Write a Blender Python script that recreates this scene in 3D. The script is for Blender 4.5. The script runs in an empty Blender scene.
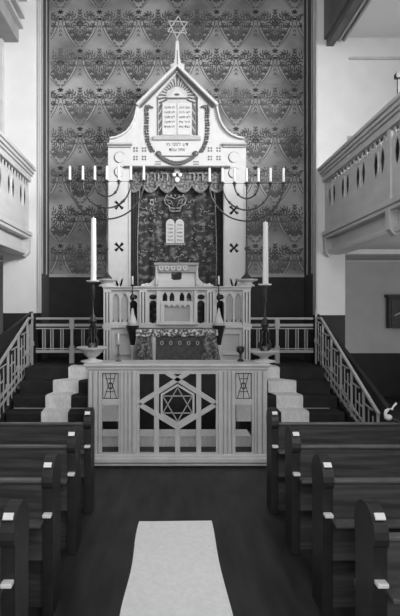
import bpy, bmesh, math, random
from mathutils import Vector, Matrix
random.seed(7)
PI = math.pi
C = bpy.context.scene.collection
S = bpy.context.scene
# ------------------------------------------------------------------ camera
CAMZ = 2.0; F = 531.0; VX, VY = 168.0, 308.0
cam = bpy.data.cameras.new('camera'); camo = bpy.data.objects.new('camera', cam); C.objects.link(camo)
cam.sensor_fit = 'VERTICAL'; cam.sensor_height = 24.0; cam.lens = 24.0*F/616
cam.shift_x = 32/616; cam.shift_y = 0.0; cam.clip_start = .05
camo.location = (0, 0, CAMZ); camo.rotation_euler = (PI/2, 0, 0)
S.camera = camo
# ------------------------------------------------------------------ light
S.view_settings.view_transform = 'Standard'; S.view_settings.look = 'None'
S.view_settings.gamma = 1.0; S.view_settings.use_curve_mapping = False
S.view_settings.exposure = 0.0
w = bpy.data.worlds.new('world'); S.world = w; w.use_nodes = True
w.node_tree.nodes['Background'].inputs[0].default_value = (1, 1, 1, 1)
w.node_tree.nodes['Background'].inputs[1].default_value = 0.3
def area(name, loc, tgt, sx, sy, power, spread=180):
    l = bpy.data.lights.new(name, 'AREA'); l.shape = 'RECTANGLE'; l.size = sx; l.size_y = sy; l.energy = power
    o = bpy.data.objects.new(name, l); C.objects.link(o); o.location = loc
    d = Vector(tgt)-Vector(loc); o.rotation_euler = d.to_track_quat('-Z', 'Y').to_euler()
    l.spread = math.radians(spread); return o
area('gallery_window_light', (5.7, 3.9, 6.1), (-2.7, 7.0, 4.0), 5.0, 2.2, 1000, 115)
area('rear_window_light', (1.6, -1.2, 6.3), (-.4, 10.2, 3.6), 4.0, 2.6, 300)
area('rear_fill_light', (.3, -1.35, 2.1), (.1, 8.0, .9), 2.0, 2.0, 95)  # fill lamp added low at the rear to brighten desk, cloth and runner
area('aisle_fill_light', (5.8, 7.5, 1.9), (2.0, 9.6, 2.2), 2.6, 1.6, 80)  # fill lamp added to brighten the alcove and underside of the right gallery
# ------------------------------------------------------------------ materials
M = {}
def mat(name, g, rough=.6, metal=0.0, noise=0.0, scale=6.0, spec=.4, stretch=(1, 1, 1), detail=5.0, bump=0.0, lo=.35, hi=.65, g2=None):
    m = bpy.data.materials.new(name); m.use_nodes = True; nt = m.node_tree
    b = nt.nodes['Principled BSDF']
    b.inputs['Roughness'].default_value = rough; b.inputs['Metallic'].default_value = metal
    b.inputs['Specular IOR Level'].default_value = spec
    b.inputs['Base Color'].default_value = (g, g, g, 1)
    if noise or g2 is not None or bump:
        tc = nt.nodes.new('ShaderNodeTexCoord'); mp = nt.nodes.new('ShaderNodeMapping')
        mp.inputs['Scale'].default_value = stretch
        n = nt.nodes.new('ShaderNodeTexNoise'); n.inputs['Scale'].default_value = scale; n.inputs['Detail'].default_value = detail
        nt.links.new(tc.outputs['Object'], mp.inputs[0]); nt.links.new(mp.outputs[0], n.inputs['Vector'])
        if noise or g2 is not None:
            r = nt.nodes.new('ShaderNodeValToRGB')
            a = g*(1-noise); c = g*(1+noise) if g2 is None else g2
            if g2 is not None: a = g
            r.color_ramp.elements[0].position = lo; r.color_ramp.elements[0].color = (a, a, a, 1)
            r.color_ramp.elements[1].position = hi; r.color_ramp.elements[1].color = (c, c, c, 1)
            nt.links.new(n.outputs[0], r.inputs[0]); nt.links.new(r.outputs[0], b.inputs['Base Color'])
        if bump:
            bp = nt.nodes.new('ShaderNodeBump'); bp.inputs['Strength'].default_value = bump; bp.inputs['Distance'].default_value = .01
            nt.links.new(n.outputs[0], bp.inputs['Height']); nt.links.new(bp.outputs[0], b.inputs['Normal'])
    M[name] = m; return m
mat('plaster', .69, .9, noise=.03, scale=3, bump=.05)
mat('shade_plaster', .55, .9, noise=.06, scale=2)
mat('ceiling_paint', .74, .9)
mat('white_paint', .57, .5, noise=.03, scale=8)
mat('cream_paint', .5, .5, noise=.05, scale=8)
mat('panel_paint', .4, .6, noise=.05, scale=8)
mat('gallery_paint', .52, .45, noise=.08, scale=5, stretch=(1, .3, 1))
mat('desk_paint', .54, .5, noise=.07, scale=6)
mat('rail_paint', .42, .5)
mat('dark_wood', .028, .45, noise=.35, scale=5, stretch=(.4, 3, 3), spec=.5)
mat('pew_end', .016, .5, noise=.3, scale=5)
mat('pew_wood', .06, .38, noise=.35, scale=6, stretch=(.35, 3, 6), spec=.5)  # sheen of the pew backs is put into this lighter colour
mat('pew_edge', .10, .35, noise=.2, scale=6, spec=.6)
mat('floor_wood', .022, .5, noise=.45, scale=3, stretch=(3, .5, 1), spec=.4)
mat('wainscot', .014, .6, noise=.25, scale=4)
mat('stair', .02, .7, noise=.3, scale=5)
mat('damask_ground', .19, .7, scale=1.3, g2=.44, lo=.35, hi=.65, stretch=(.8, 1, 1.2), detail=9)
mat('damask_motif', .07, .6, scale=1.1, g2=.15, lo=.3, hi=.7, stretch=(.6, 1, 1.6))
mat('damask_line', .10, .6)
mat('damask_light', .42, .5)
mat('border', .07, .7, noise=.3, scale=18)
mat('frame_paint', .5, .6)
mat('beam_shade', .11, .6, noise=.15, scale=3)  # dark tone with shade put into the colour
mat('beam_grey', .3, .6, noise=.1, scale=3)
mat('brocade', .012, .6, scale=7, g2=.22, lo=.5, hi=.74, detail=8, stretch=(1, 1, 1.5), bump=.5)
mat('velvet', .02, .8, noise=.4, scale=12)
mat('valance', .05, .6, scale=22, g2=.3, lo=.45, hi=.68, detail=6)
mat('embroidery', .28, .5, noise=.4, scale=30)
mat('ink', .03, .7)
mat('gold_relief', .12, .45, metal=.2, noise=.6, scale=60)
mat('brass', .06, .3, metal=.5)
mat('dark_metal', .03, .35, metal=.5)
mat('wax', .72, .5)
mat('cloth', .8, .9, noise=.12, scale=40, stretch=(3, .3, .3), bump=.2)
mat('runner', .9, .9, noise=.04, scale=30)
mat('enamel', .75, .3)
mat('lace', .07, .8, scale=26, g2=.6, lo=.45, hi=.6, detail=7)
mat('leaded', .55, .3, noise=.1, scale=12)
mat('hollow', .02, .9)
mat('glass_shade', .7, .15)
# ------------------------------------------------------------------ mesh helpers
def P(x, y, Y): return ((x-VX)*Y/F, CAMZ-(y-VY)*Y/F)
class MB:
    def __init__(s): s.v = []; s.f = []; s.mi = []
    def add(s, vs, fs, mi=0):
        o = len(s.v); s.v += [tuple(v) for v in vs]
        for f in fs: s.f.append([i+o for i in f]); s.mi.append(mi)
        return s
    def box(s, x0, x1, y0, y1, z0, z1, mi=0):
        x0, x1 = sorted((x0, x1)); y0, y1 = sorted((y0, y1)); z0, z1 = sorted((z0, z1))
        return s.add([(x, y, z) for x in (x0, x1) for y in (y0, y1) for z in (z0, z1)],
              [(0, 1, 3, 2), (4, 6, 7, 5), (0, 4, 5, 1), (2, 3, 7, 6), (0, 2, 6, 4), (1, 5, 7, 3)], mi)
    def bar(s, p, q, w, d, up=(0, 1, 0), mi=0):
        p = Vector(p); q = Vector(q); t = (q-p).normalized(); u = Vector(up); a = t.cross(u).normalized(); b = a.cross(t).normalized()
        vs = []
        for e in (p, q):
            for sa, sb in ((-1, -1), (1, -1), (1, 1), (-1, 1)): vs.append(e+a*sa*w/2+b*sb*d/2)
        return s.add(vs, [(0, 3, 2, 1), (4, 5, 6, 7), (0, 1, 5, 4), (1, 2, 6, 5), (2, 3, 7, 6), (3, 0, 4, 7)], mi)
    def tube(s, pts, r, n=8, mi=0):
        pts = [Vector(p) for p in pts]; rr = r if isinstance(r, (list, tuple)) else [r]*len(pts)
        vs = []; N = len(pts); ref = None
        for i, p in enumerate(pts):
            t = (pts[min(i+1, N-1)]-pts[max(i-1, 0)]).normalized()
            if ref is None: ref = t.orthogonal().normalized()
            a = (ref-t*ref.dot(t)).normalized(); ref = a; b = t.cross(a)
            for k in range(n):
                g = 2*PI*k/n; vs.append(p+(a*math.cos(g)+b*math.sin(g))*rr[i])
        fs = [(i*n+k, i*n+(k+1) % n, (i+1)*n+(k+1) % n, (i+1)*n+k) for i in range(N-1) for k in range(n)]
        fs += [tuple(range(n))[::-1], tuple(range((N-1)*n, N*n))]
        return s.add(vs, fs, mi)
    def lathe(s, cx, cy, prof, n=20, mi=0):     # prof: (r, z) bottom to top
        vs = []
        for r, z in prof:
            for k in range(n):
                g = 2*PI*k/n; vs.append((cx+r*math.cos(g), cy+r*math.sin(g), z))
        L = len(prof)
        fs = [(i*n+k, i*n+(k+1) % n, (i+1)*n+(k+1) % n, (i+1)*n+k) for i in range(L-1) for k in range(n)]
        fs += [tuple(range(n))[::-1], tuple(range((L-1)*n, L*n))]
        return s.add(vs, fs, mi)
    def ball(s, c, r, sx=1, sy=1, sz=1, n=10, mi=0):
        prof = [(max(.0005, r*math.sin(PI*i/n)), -r*math.cos(PI*i/n)) for i in range(n+1)]
        vs = []
        for a, z in prof:
            for k in range(n): g = 2*PI*k/n; vs.append((c[0]+a*math.cos(g)*sx, c[1]+a*math.sin(g)*sy, c[2]+z*sz))
        fs = [(i*n+k, i*n+(k+1) % n, (i+1)*n+(k+1) % n, (i+1)*n+k) for i in range(n) for k in range(n)]
        fs += [tuple(range(n))[::-1], tuple(range(n*n, n*n+n))]
        return s.add(vs, fs, mi)
    def shape(s, loops, y0, y1, plane='XZ', mi=0):   # 2-D loops (nested ones are holes) given real thickness
        cu = bpy.data.curves.new('t', 'CURVE'); cu.dimensions = '2D'; cu.fill_mode = 'BOTH'; cu.extrude = abs(y1-y0)/2
        for lp in loops:
            sp = cu.splines.new('POLY'); sp.points.add(len(lp)-1)
            for i, (a, b) in enumerate(lp): sp.points[i].co = (a, b, 0, 1)
            sp.use_cyclic_u = True
        o = bpy.data.objects.new('t', cu); C.objects.link(o)
        bpy.context.view_layer.update()
        dg = bpy.context.evaluated_depsgraph_get()
        me = bpy.data.meshes.new_from_object(o.evaluated_get(dg), depsgraph=dg)
        ym = (y0+y1)/2
        if plane == 'XZ': vs = [(v.co.x, ym+v.co.z, v.co.y) for v in me.vertices]
        elif plane == 'YZ': vs = [(ym+v.co.z, v.co.x, v.co.y) for v in me.vertices]
        else: vs = [(v.co.x, v.co.y, ym+v.co.z) for v in me.vertices]
        s.add(vs, [tuple(p.vertices) for p in me.polygons], mi)
        bpy.data.objects.remove(o); bpy.data.curves.remove(cu); bpy.data.meshes.remove(me)
        return s
    def px(s, loops, Y, t, mi=0, T=None):           # loops in photo coordinates of a vertical plane at depth Y, thickness t behind it
        T = T or (lambda x, y: P(x, y, Y))
        return s.shape([[T(x, y) for x, y in lp] for lp in loops], Y, Y+t, mi=mi)
    def pbox(s, x0, x1, y0, y1, Y, Y2, mi=0):
        a = P(x0, y0, Y); b = P(x1, y1, Y); return s.box(a[0], b[0], Y, Y2, b[1], a[1], mi)
    def build(s, name, m, parent=None, origin=None, smooth=False, bevel=0):
        me = bpy.data.meshes.new(name)
        o = bpy.data.objects.new(name, me); C.objects.link(o)
        off = Vector(origin) if origin is not None else (Vector(parent.location) if parent is not None and parent.parent is None else Vector((0, 0, 0)))
        if parent is not None and parent.parent is not None: off = Vector(parent.parent.location)
        me.from_pydata([tuple(Vector(v)-off) for v in s.v], [], s.f)
        for m_ in (m if isinstance(m, (list, tuple)) else [m]): me.materials.append(M[m_])
        for p, i in zip(me.polygons, s.mi): p.material_index = i; p.use_smooth = smooth
        bm = bmesh.new(); bm.from_mesh(me); bmesh.ops.recalc_face_normals(bm, faces=bm.faces); bm.to_mesh(me); bm.free()
        if parent is not None: o.parent = parent
        else: o.location = off
        if bevel:
            b = o.modifiers.new('bevel', 'BEVEL'); b.width = bevel; b.segments = 2; b.limit_method = 'ANGLE'; b.angle_limit = math.radians(40)
        return o
def tag(o, label, cat, group=None):
    o['label'] = label; o['category'] = cat
    if group: o['group'] = group
    return o
def thing(name, label, cat, loc=(0, 0, 0), group=None):
    o = bpy.data.objects.new(name, None); C.objects.link(o); o.location = loc; o.empty_display_size = .1
    return tag(o, label, cat, group)
def struct(name, mb, m, bevel=0):
    o = mb.build(name, m, origin=(0, 0, 0), bevel=bevel); o['kind'] = 'structure'; return o
def copy_tree(o, parent=None):
    c = o.copy(); C.objects.link(c); c.parent = parent
    for ch in list(o.children): copy_tree(ch, c)
    return c
def rect(x0, x1, y0, y1): return [(x0, y0), (x1, y0), (x1, y1), (x0, y1)]
def lancet(x0, x1, y0, y1, n=5, pointed=True):       # photo coordinates, y0 = top
    c = (x0+x1)/2; r = (x1-x0)/2; ys = y0+r*(1.5 if pointed else 1)
    out = [(x0, y1), (x0, ys)]
    for i in range(1, n): a = i/n; out.append((x0+r*a, ys-(ys-y0)*(math.sin(a*PI/2)**(.9))))
    out.append((c, y0))
    for i in range(n-1, 0, -1): a = i/n; out.append((x1-r*a, ys-(ys-y0)*(math.sin(a*PI/2)**(.9))))
    return out+[(x1, ys), (x1, y1)]
def ell(cx, cy, rx, ry, n=16, a0=0): return [(cx+rx*math.cos(a0+2*PI*i/n), cy+ry*math.sin(a0+2*PI*i/n)) for i in range(n)]
def mir(lp, ax=177.0): return [(2*ax-x, y) for x, y in lp][::-1]
def text(s_, size, cx, cz, Y, m, parent, name='lettering', depth=.004, width=None):
    cu = bpy.data.curves.new('t', 'FONT'); cu.body = s_; cu.size = size; cu.align_x = 'CENTER'; cu.align_y = 'CENTER'; cu.extrude = depth/2
    o = bpy.data.objects.new('t', cu); C.objects.link(o); bpy.context.view_layer.update()
    dg = bpy.context.evaluated_depsgraph_get()
    me = bpy.data.meshes.new_from_object(o.evaluated_get(dg), depsgraph=dg)
    mb = MB(); k = 1.0
    if width and len(me.vertices):
        xs = [v.co.x for v in me.vertices]; k = width/max(1e-6, max(xs)-min(xs))
    mb.add([(cx+v.co.x*k, Y-v.co.z, cz+v.co.y) for v in me.vertices], [tuple(p.vertices) for p in me.polygons])
    bpy.data.objects.remove(o); bpy.data.curves.remove(cu); bpy.data.meshes.remove(me)
    return mb.build(name, m, parent)
def heb(s_): return s_[::-1]

# ------------------------------------------------------------------ room shell
YW = 10.4; YA = 11.4; XL, XR = -2.55, 2.92; ZC = 8.7; GL, GR = -2.70, 3.05; SX = 6.0; PLZ = .95
b = MB(); b.box(-SX, SX, -1.5, 12.1, -.1, 0); struct('floor', b, 'floor_wood')
b = MB(); b.box(-SX, SX, -1.5, 12.1, ZC, ZC+.1); struct('ceiling', b, 'ceiling_paint')
b = MB(); b.box(-SX, SX, -1.6, -1.5, 0, ZC); struct('wall_back', b, 'plaster')
b = MB(); b.box(-SX, SX, -1.5, 0.9, 3.2, 3.4); struct('ceiling_rear_shade', b, 'plaster')  # unseen slab added overhead to keep light off the foreground
b = MB(); b.box(-SX-.1, -SX, -1.5, 12.1, 0, ZC); struct('wall_left', b, 'plaster')
b = MB(); b.box(SX, SX+.1, -1.5, 12.1, 0, ZC); struct('wall_right', b, 'plaster')
# front wall: white above the galleries, piers beside the recess
b = MB()
b.box(-SX, XL, YW, YW+.3, 3.06, ZC); b.box(XR, SX, YW, YW+.3, 3.06, ZC)
b.box(-3.23, XL, YW, YW+.3, 1.9, 3.06); b.box(XR, 3.47, YW, YW+.3, 1.86, 3.06)
struct('wall_front', b, 'plaster')
b = MB(); b.box(-3.23, XL, YW, YW+.3, 0, 1.9); b.box(XR, 3.47, YW, YW+.3, 0, 1.86); struct('wall_front_dado', b, 'wainscot')
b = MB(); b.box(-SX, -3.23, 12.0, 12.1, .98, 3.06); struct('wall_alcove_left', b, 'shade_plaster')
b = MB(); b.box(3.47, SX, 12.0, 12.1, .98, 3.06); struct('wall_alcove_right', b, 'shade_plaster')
b = MB(); b.box(-SX, -3.23, 11.98, 12.1, 0, .98); b.box(3.47, SX, 11.98, 12.1, 0, .98); struct('trim_alcove_wainscot', b, 'wainscot')
# recess: returns, wallpapered back wall
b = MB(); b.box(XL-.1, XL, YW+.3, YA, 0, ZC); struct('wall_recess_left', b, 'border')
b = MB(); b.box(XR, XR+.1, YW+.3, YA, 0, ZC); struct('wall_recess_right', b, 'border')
b = MB(); b.box(XL, XR, YA, YA+.1, 0, 2.68); struct('wall_recess_wainscot', b, 'wainscot')
b = MB()
for x, s in ((XL, -1), (XR, 1)):
    b.box(x-s*.0, x-s*.03, YW-.025, YW+.05, 1.9, ZC)
struct('trim_recess_edge', b, 'frame_paint', bevel=.006)
b = MB()
for x, s in ((XL, 1), (XR, -1)):
    b.box(x, x+s*.02, YA-.30, YA-.27, 2.7, ZC); b.box(x, x+s*.02, YW+.33, YW+.36, 2.7, ZC)
b.box(XL, XR, YA-.03, YA, 2.66, 2.72)
struct('trim_wallpaper_border', b, 'border2' if 'border2' in M else 'panel_paint')
M['panel_paint'].name
# wallpaper with woven motif in the same mesh
def damask():
    b = MB(); Yb = YA-.001
    b.add([(XL, YA, 2.68), (XR, YA, 2.68), (XR, YA, ZC), (XL, YA, ZC)], [(0, 1, 2, 3)], 0)
    k = YA/F; cols = 39*k; rows = 39*k
    def clip(vs): return all(XL+.005 < v[0] < XR-.005 and 2.73 < v[1] < ZC for v in vs)
    def leaf(cx, cy, a, L, W, mi=1, dy=0):
        vs = []
        for i in range(8):
            t = [0, .18, .5, .82, 1, .82, .5, .18][i]; w = [0, .7, 1, .6, 0, -.6, -1, -.7][i]*W/2
            x = t*L; vs.append((cx+x*math.cos(a)-w*math.sin(a), cy+x*math.sin(a)+w*math.cos(a)))
        if clip(vs): b.add([(v[0], Yb-dy, v[1]) for v in vs], [tuple(range(8))], mi)
    def strip(pts, w, mi=2):
        for (p, q) in zip(pts, pts[1:]):
            dx, dz = q[0]-p[0], q[1]-p[1]; L = math.hypot(dx, dz); nx, nz = -dz/L*w/2, dx/L*w/2
            vs = [(p[0]-nx, p[1]-nz), (q[0]-nx, q[1]-nz), (q[0]+nx, q[1]+nz), (p[0]+nx, p[1]+nz)]
            if clip(vs): b.add([(v[0], Yb, v[1]) for v in vs], [(0, 1, 2, 3)], mi)
    def motif(cx, cz):
        # feathered palmette: a centre plume and drooping fronds built of pointed leaves
        for i in range(5): leaf(cx, cz-.30+.13*i, PI/2, .13, .03, 1, .001)
        for i in range(6):
            for s in (-1, 1): leaf(cx, cz-.02+.065*i, PI/2-s*.7, .12-.010*i, .034, 1, .002)
        for s in (-1, 1):
            for j, (bz, ex, ez) in enumerate(((-.06, .37, .16), (-.04, .25, .24), (-.16, .29, .0), (-.26, .20, -.13), (-.36, .12, -.24))):
                pts = []
                for t in [i/7 for i in range(8)]:
                    x = s*ex*t; z = bz+(ez-bz)*math.sin(t*PI/2*1.25)/math.sin(PI/2*1.25); pts.append((cx+x, cz+z))
                strip(pts, .012, 1)
                for i in range(2, 8):
                    p, q = pts[i-1], pts[i]; a = math.atan2(q[1]-p[1], q[0]-p[0])
                    L = (.10 if j < 2 else .08)*(.75+.05*i)
                    for sg in (.75, -.75): leaf(p[0], p[1], a+sg, L, .028, 1, .001*(i % 3))
                    if i == 7: leaf(q[0]-math.cos(a)*.03, q[1]-math.sin(a)*.03, a, L*1.1, .05, 1, .003)
                strip([(u[0], u[1]+.02) for u in pts[3:]], .009, 3)
            for k in range(5): leaf(cx+s*.40, cz+.30, k*2*PI/5+.3, .06, .03, 2, .002)
        # bell-shaped ribbons hanging in the gaps between the plumes
        for s in (-1, 1):
            for o in (0, .035, .07):
                pts = []
                for i in range(19):
                    t = i/18; x = .03+o+(.33-o*.6)*t**1.9; z = .16-.62*t
                    pts.append((cx+cols/2+s*x, cz+z))
                strip(pts, .016, 3 if o == .035 else 2)
                if o == .07:
                    for i in range(3, 18, 2): leaf(pts[i][0], pts[i][1], -PI/2+s*1.3, .055, .026, 1, .002)
            for k in range(3): leaf(cx+cols/2, cz+.02-.09*k, -PI/2+s*.45, .08, .022, 2, .002)
    for r in range(-3, 5):
        y = 104+39*r
        for c in range(-2, 9):
            x = 80+39*c+(19.5 if r % 2 else 0)
            X, Z = P(x, y, YA); motif(X, Z)
    o = b.build('wall_recess_back', ['damask_ground', 'damask_motif', 'damask_line', 'damask_light'], origin=(0, 0, 0)); o['kind'] = 'structure'
damask()
# ceiling beams above the galleries
b = MB(); b.box(3.05, 3.30, -1.5, YW, 7.25, ZC); b.box(3.10, 3.24, -1.5, YW, 7.12, 7.25); struct('trim_ceiling_beam_right', b, 'beam_shade', bevel=.01)  # shade on the face turned from the windows is put into the colour
b = MB(); b.box(3.32, 3.36, -1.5, YW, 7.22, ZC); b.box(3.42, 3.46, -1.5, YW, 7.22, 7.3); struct('trim_beam_moulding_right', b, 'panel_paint')
b = MB(); b.box(-3.35, -2.92, -1.5, YW, 7.2, ZC); struct('trim_ceiling_beam_left', b, 'beam_grey', bevel=.01)  # grey carries the shade of the beam's underside
b = MB(); b.box(-2.92, -2.80, -1.5, YW, 7.66, 7.74); b.box(-2.92, -2.83, -1.5, YW, 7.46, 7.52); b.box(-2.92, -2.76, -1.5, YW, 8.0, 8.3); struct('trim_beam_moulding_left', b, 'gallery_paint')
b = MB(); b.box(3.30, SX, -1.5, YW, 7.3, 7.4); struct('ceiling_aisle_right', b, 'ceiling_paint')
b = MB(); b.box(-SX, -3.35, -1.5, YW, 7.3, 7.4); struct('ceiling_aisle_left', b, 'ceiling_paint')
b = MB(); b.box(3.54, SX, YW-.05, YW, 6.86, 6.9); struct('trim_wall_rod', b, 'gallery_paint')
b = MB(); b.box(-3.36, -3.2, YW-.16, YW, 4.2, 7.2); struct('trim_pilaster_left', b, 'gallery_paint')
# ------------------------------------------------------------------ galleries
def gallery(s, X0, label):
    # s = +1 right, -1 left; X0 is the face towards the hall
    root = thing('gallery_balustrade', label, 'balcony', (X0, YW, 3.04))
    Y0 = 1.0
    def bx(b, a0, a1, z0, z1, ya=Y0, yb=YW): b.box(X0+s*a0, X0+s*a1, ya, yb, z0, z1)
    b = MB(); bx(b, -.12, .2, 4.68, 4.74); bx(b, -.09, .18, 4.62, 4.68); bx(b, -.06, .15, 4.57, 4.62); bx(b, -.03, .12, 4.46, 4.57); b.build('handrail', 'gallery_paint', root, bevel=.01)
    loops = [[(Y0, 3.46), (YW, 3.46), (YW, 4.46), (Y0, 4.46)]]
    y = YW-.32; n = 0
    while y > Y0+.5:
        if not (7.15 < y < 7.5):
            for c in (y, y-.25):
                loops.append([(c, 3.90), (c+.05, 4.0), (c+.08, 4.12), (c+.055, 4.23), (c, 4.31), (c-.055, 4.23), (c-.08, 4.12), (c-.05, 4.0)])
        y -= .74
    y = YW-.15
    while y > Y0+.2:
        loops.append([(y-.06, 4.45), (y+.06, 4.45), (y+.05, 4.38), (y, 4.33), (y-.05, 4.38)]); y -= .175
    b = MB(); b.shape(loops, X0+s*.02, X0+s*.034, 'YZ'); b.build('pierced_panel', 'gallery_paint', root)
    b = MB(); bx(b, .14, .16, 3.46, 4.46); b.build('cutout_shade_board', 'beam_shade', root)  # dark sheet added to paint the shade behind the cutouts
    y = YW-.33
    bd = MB()
    while y > Y0+.5:
        bd = MB(); bd.lathe(X0+s*.015, y-.12, [(.004 if k % 2 == 0 else .018, 3.92+.03*k) for k in range(13)], 8)
        bd.build('bead_strip', 'white_paint', root, smooth=True); y -= .74
    for yy in (7.33, 4.3):
        b = MB(); bx(b, -.01, .07, 3.46, 4.5, yy-.06, yy+.06); b.build('stile', 'gallery_paint', root, bevel=.008)
    b = MB(); bx(b, -.05, .2, 3.40, 3.48); bx(b, -.02, .2, 3.34, 3.40); b.build('lower_moulding', 'gallery_paint', root, bevel=.012)
    b = MB(); bx(b, .1, .35, 3.12, 3.34); bx(b, .04, .35, 3.04, 3.12); b.build('soffit_beam', 'gallery_paint', root, bevel=.01)
    for yy in (7.33, 4.3, YW-.1):
        b = MB(); q = [(X0-s*.03, 3.38), (X0+s*.12, 3.38), (X0+s*.12, 3.02), (X0+s*.06, 2.99), (X0-s*.02, 3.08)]
        b.shape([q], yy-.07, yy+.07); b.build('corbel', 'gallery_paint', root, bevel=.008)
    b = MB(); b.box(X0+s*.12, s*SX, Y0, YW, 3.15, 3.25); b.box(X0+s*.12, s*SX, YW+.3, 12.0, 3.07, 3.16)
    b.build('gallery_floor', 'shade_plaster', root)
    return root
gallery(-1, GL, 'white painted left gallery front with pierced lens cutouts, brightly lit')
gallery(1, GR, 'grey shaded right gallery front with pierced lens cutouts and corbels')
# iron scroll bracket on the right gallery rail
X, _ = P(393, 100, 6.9); Xb = 3.0
r = thing('rail_bracket', 'dark iron scroll bracket standing on the right gallery handrail', 'bracket', (Xb+.1, 6.95, 4.74))
b = MB(); b.box(Xb-.0, Xb+.03, 6.93, 6.96, 4.74, 5.04); b.build('post', 'dark_metal', r)
b = MB(); b.box(Xb-.03, Xb+.4, 6.90, 6.98, 5.0, 5.06); b.build('top_bar', 'dark_metal', r)
b = MB()
for cx, cz, R0 in ((Xb+.12, 4.93, .06), (Xb+.22, 4.86, .05)):
    b.tube([(cx+math.cos(a)*R0*(1-a/14), 6.945, cz+math.sin(a)*R0*(1-a/14)) for a in [i*.5 for i in range(22)]], .01, 6)
b.tube([(Xb+.02, 6.945, 4.98), (Xb+.08, 6.945, 4.86), (Xb+.2, 6.945, 4.80), (Xb+.3, 6.945, 4.75)], .012, 6)
b.build('scroll', 'dark_metal', r, smooth=True)
b = MB(); a = P(347, 136, YW); c = P(356, 141, YW); b.box(a[0], c[0], YW-.01, YW, c[1], a[1])
for i in range(5): b.box(a[0]+.02+i*.034, a[0]+.03+i*.034, YW-.02, YW-.01, c[1]+.01, a[1]-.01)
tag(b.build('air_vent', 'panel_paint', origin=((a[0]+c[0])/2, YW, c[1])), 'small pale slotted vent on the white wall above the right gallery', 'vent')
# wall cupboard in the right alcove
a = P(386, 297, 12.0); c = P(408, 328, 12.0)
r = thing('wall_cupboard', 'dark wooden cupboard hanging on the grey wall under the right gallery', 'cupboard', ((a[0]+c[0])/2, 12.0, c[1]))
b = MB(); b.box(a[0], c[0], 11.82, 12.0, c[1], a[1]); b.build('body', 'dark_wood', r, bevel=.01)
b = MB(); b.box(a[0]-.04, c[0]+.04, 11.79, 12.0, a[1]-.01, a[1]+.05); b.build('cornice', 'dark_wood', r, bevel=.01)
b = MB(); b.box(a[0]+.04, c[0]-.04, 11.80, 11.83, c[1]+.04, a[1]-.05); b.build('door', 'dark_wood', r, bevel=.008)
b = MB(); b.tube([(5.03, 11.78, 1.83), (5.1, 11.77, 1.87), (5.17, 11.78, 1.9)], .014, 6); b.build('handle', 'enamel', r, smooth=True)
# ------------------------------------------------------------------ raised platform and stairs
b = MB(); b.box(-2.5, 2.73, 9.3, YA, 0, PLZ); b.box(-1.3, 1.6, 8.6, 9.3, 0, PLZ)
struct('floor_platform', b, 'stair')
b = MB()
for x0, x1 in ((-2.5, -1.3), (1.6, 2.73)):
    for k in range(1, 5):
        b.box(x0, x1, 9.3-.37*k, 9.3-.37*(k-1), 0, PLZ-.19*k)
struct('floor_stairs', b, 'stair', bevel=.01)
b = MB()
b.shape([[(10.4, 0), (10.4, 1.93), (8.28, 1.52), (6.6, 1.15), (6.6, 0)]], -2.7, -2.64, 'YZ'); struct('wall_stair_left', b, 'wainscot')
b = MB(); b.shape([[(10.4, 0), (10.4, 1.88), (8.85, 1.34), (7.0, .66), (7.0, 0)]], 2.9, 2.96, 'YZ'); struct('wall_stair_right', b, 'wainscot')
b = MB(); b.box(-2.48, -1.3, 8.545, 8.56, .38, .392); b.box(1.6, 2.6, 8.545, 8.56, .38, .392); struct('trim_lit_edge', b, 'panel_paint')  # pale strip painted in for the lit edge of a step
# step runners (white cloth laid down the steps)
def runner(xs, label, fr=0):
    # cloth follows the nosings from the platform to the floor
    prof = [(9.62, PLZ+.012, 0)]
    for k in range(5):
        yk = 9.3-.37*k; zk = PLZ-.19*k
        prof += [(yk+.02, zk+.014, k), (yk-.022, zk+.004, k), (yk-.028, zk-.05, k), (yk-.022, zk-.176, k)]
        if k < 4: prof += [(yk-.06, zk-.178, k), (yk-.30, zk-.176, k+1)]
    prof.append((9.3-.37*4-.30, .012, 4)); N = 9
    b = MB(); vs = []
    for th in (0, .008):
        for (y, z, k) in prof:
            x0, x1 = xs[min(k, len(xs)-1)]
            for i in range(N):
                t = i/(N-1); vs.append((x0+(x1-x0)*t, y-th*.7+.006*math.sin(t*9+k*2), z+th+.004*math.sin(t*11+k)))
    n = len(prof); fs = []
    for base in (0, n*N):
        for j in range(n-1):
            for i in range(N-1):
                q = (base+j*N+i, base+j*N+i+1, base+(j+1)*N+i+1, base+(j+1)*N+i); fs.append(q)
    for j in range(n-1):
        for i in (0, N-1): fs.append((j*N+i, (j+1)*N+i, n*N+(j+1)*N+i, n*N+j*N+i))
    b.add(vs, fs); return tag(b.build('step_runner', 'cloth', origin=((xs[0][0]+xs[0][1])/2, 9.3, PLZ), smooth=False), label, 'runner', 'white cloth runners on the stairs')
runner([(-1.74, -1.4), (-1.93, -1.5), (-1.97, -1.56), (-1.95, -1.54), (-1.98, -1.58)], 'pale cloth runner laid down the steps left of the lattice desk')
runner([(1.65, 1.95), (1.68, 2.15), (1.74, 2.17), (1.74, 2.17), (1.76, 2.2)], 'pale cloth runner laid down the steps right of the lattice desk')
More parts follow.
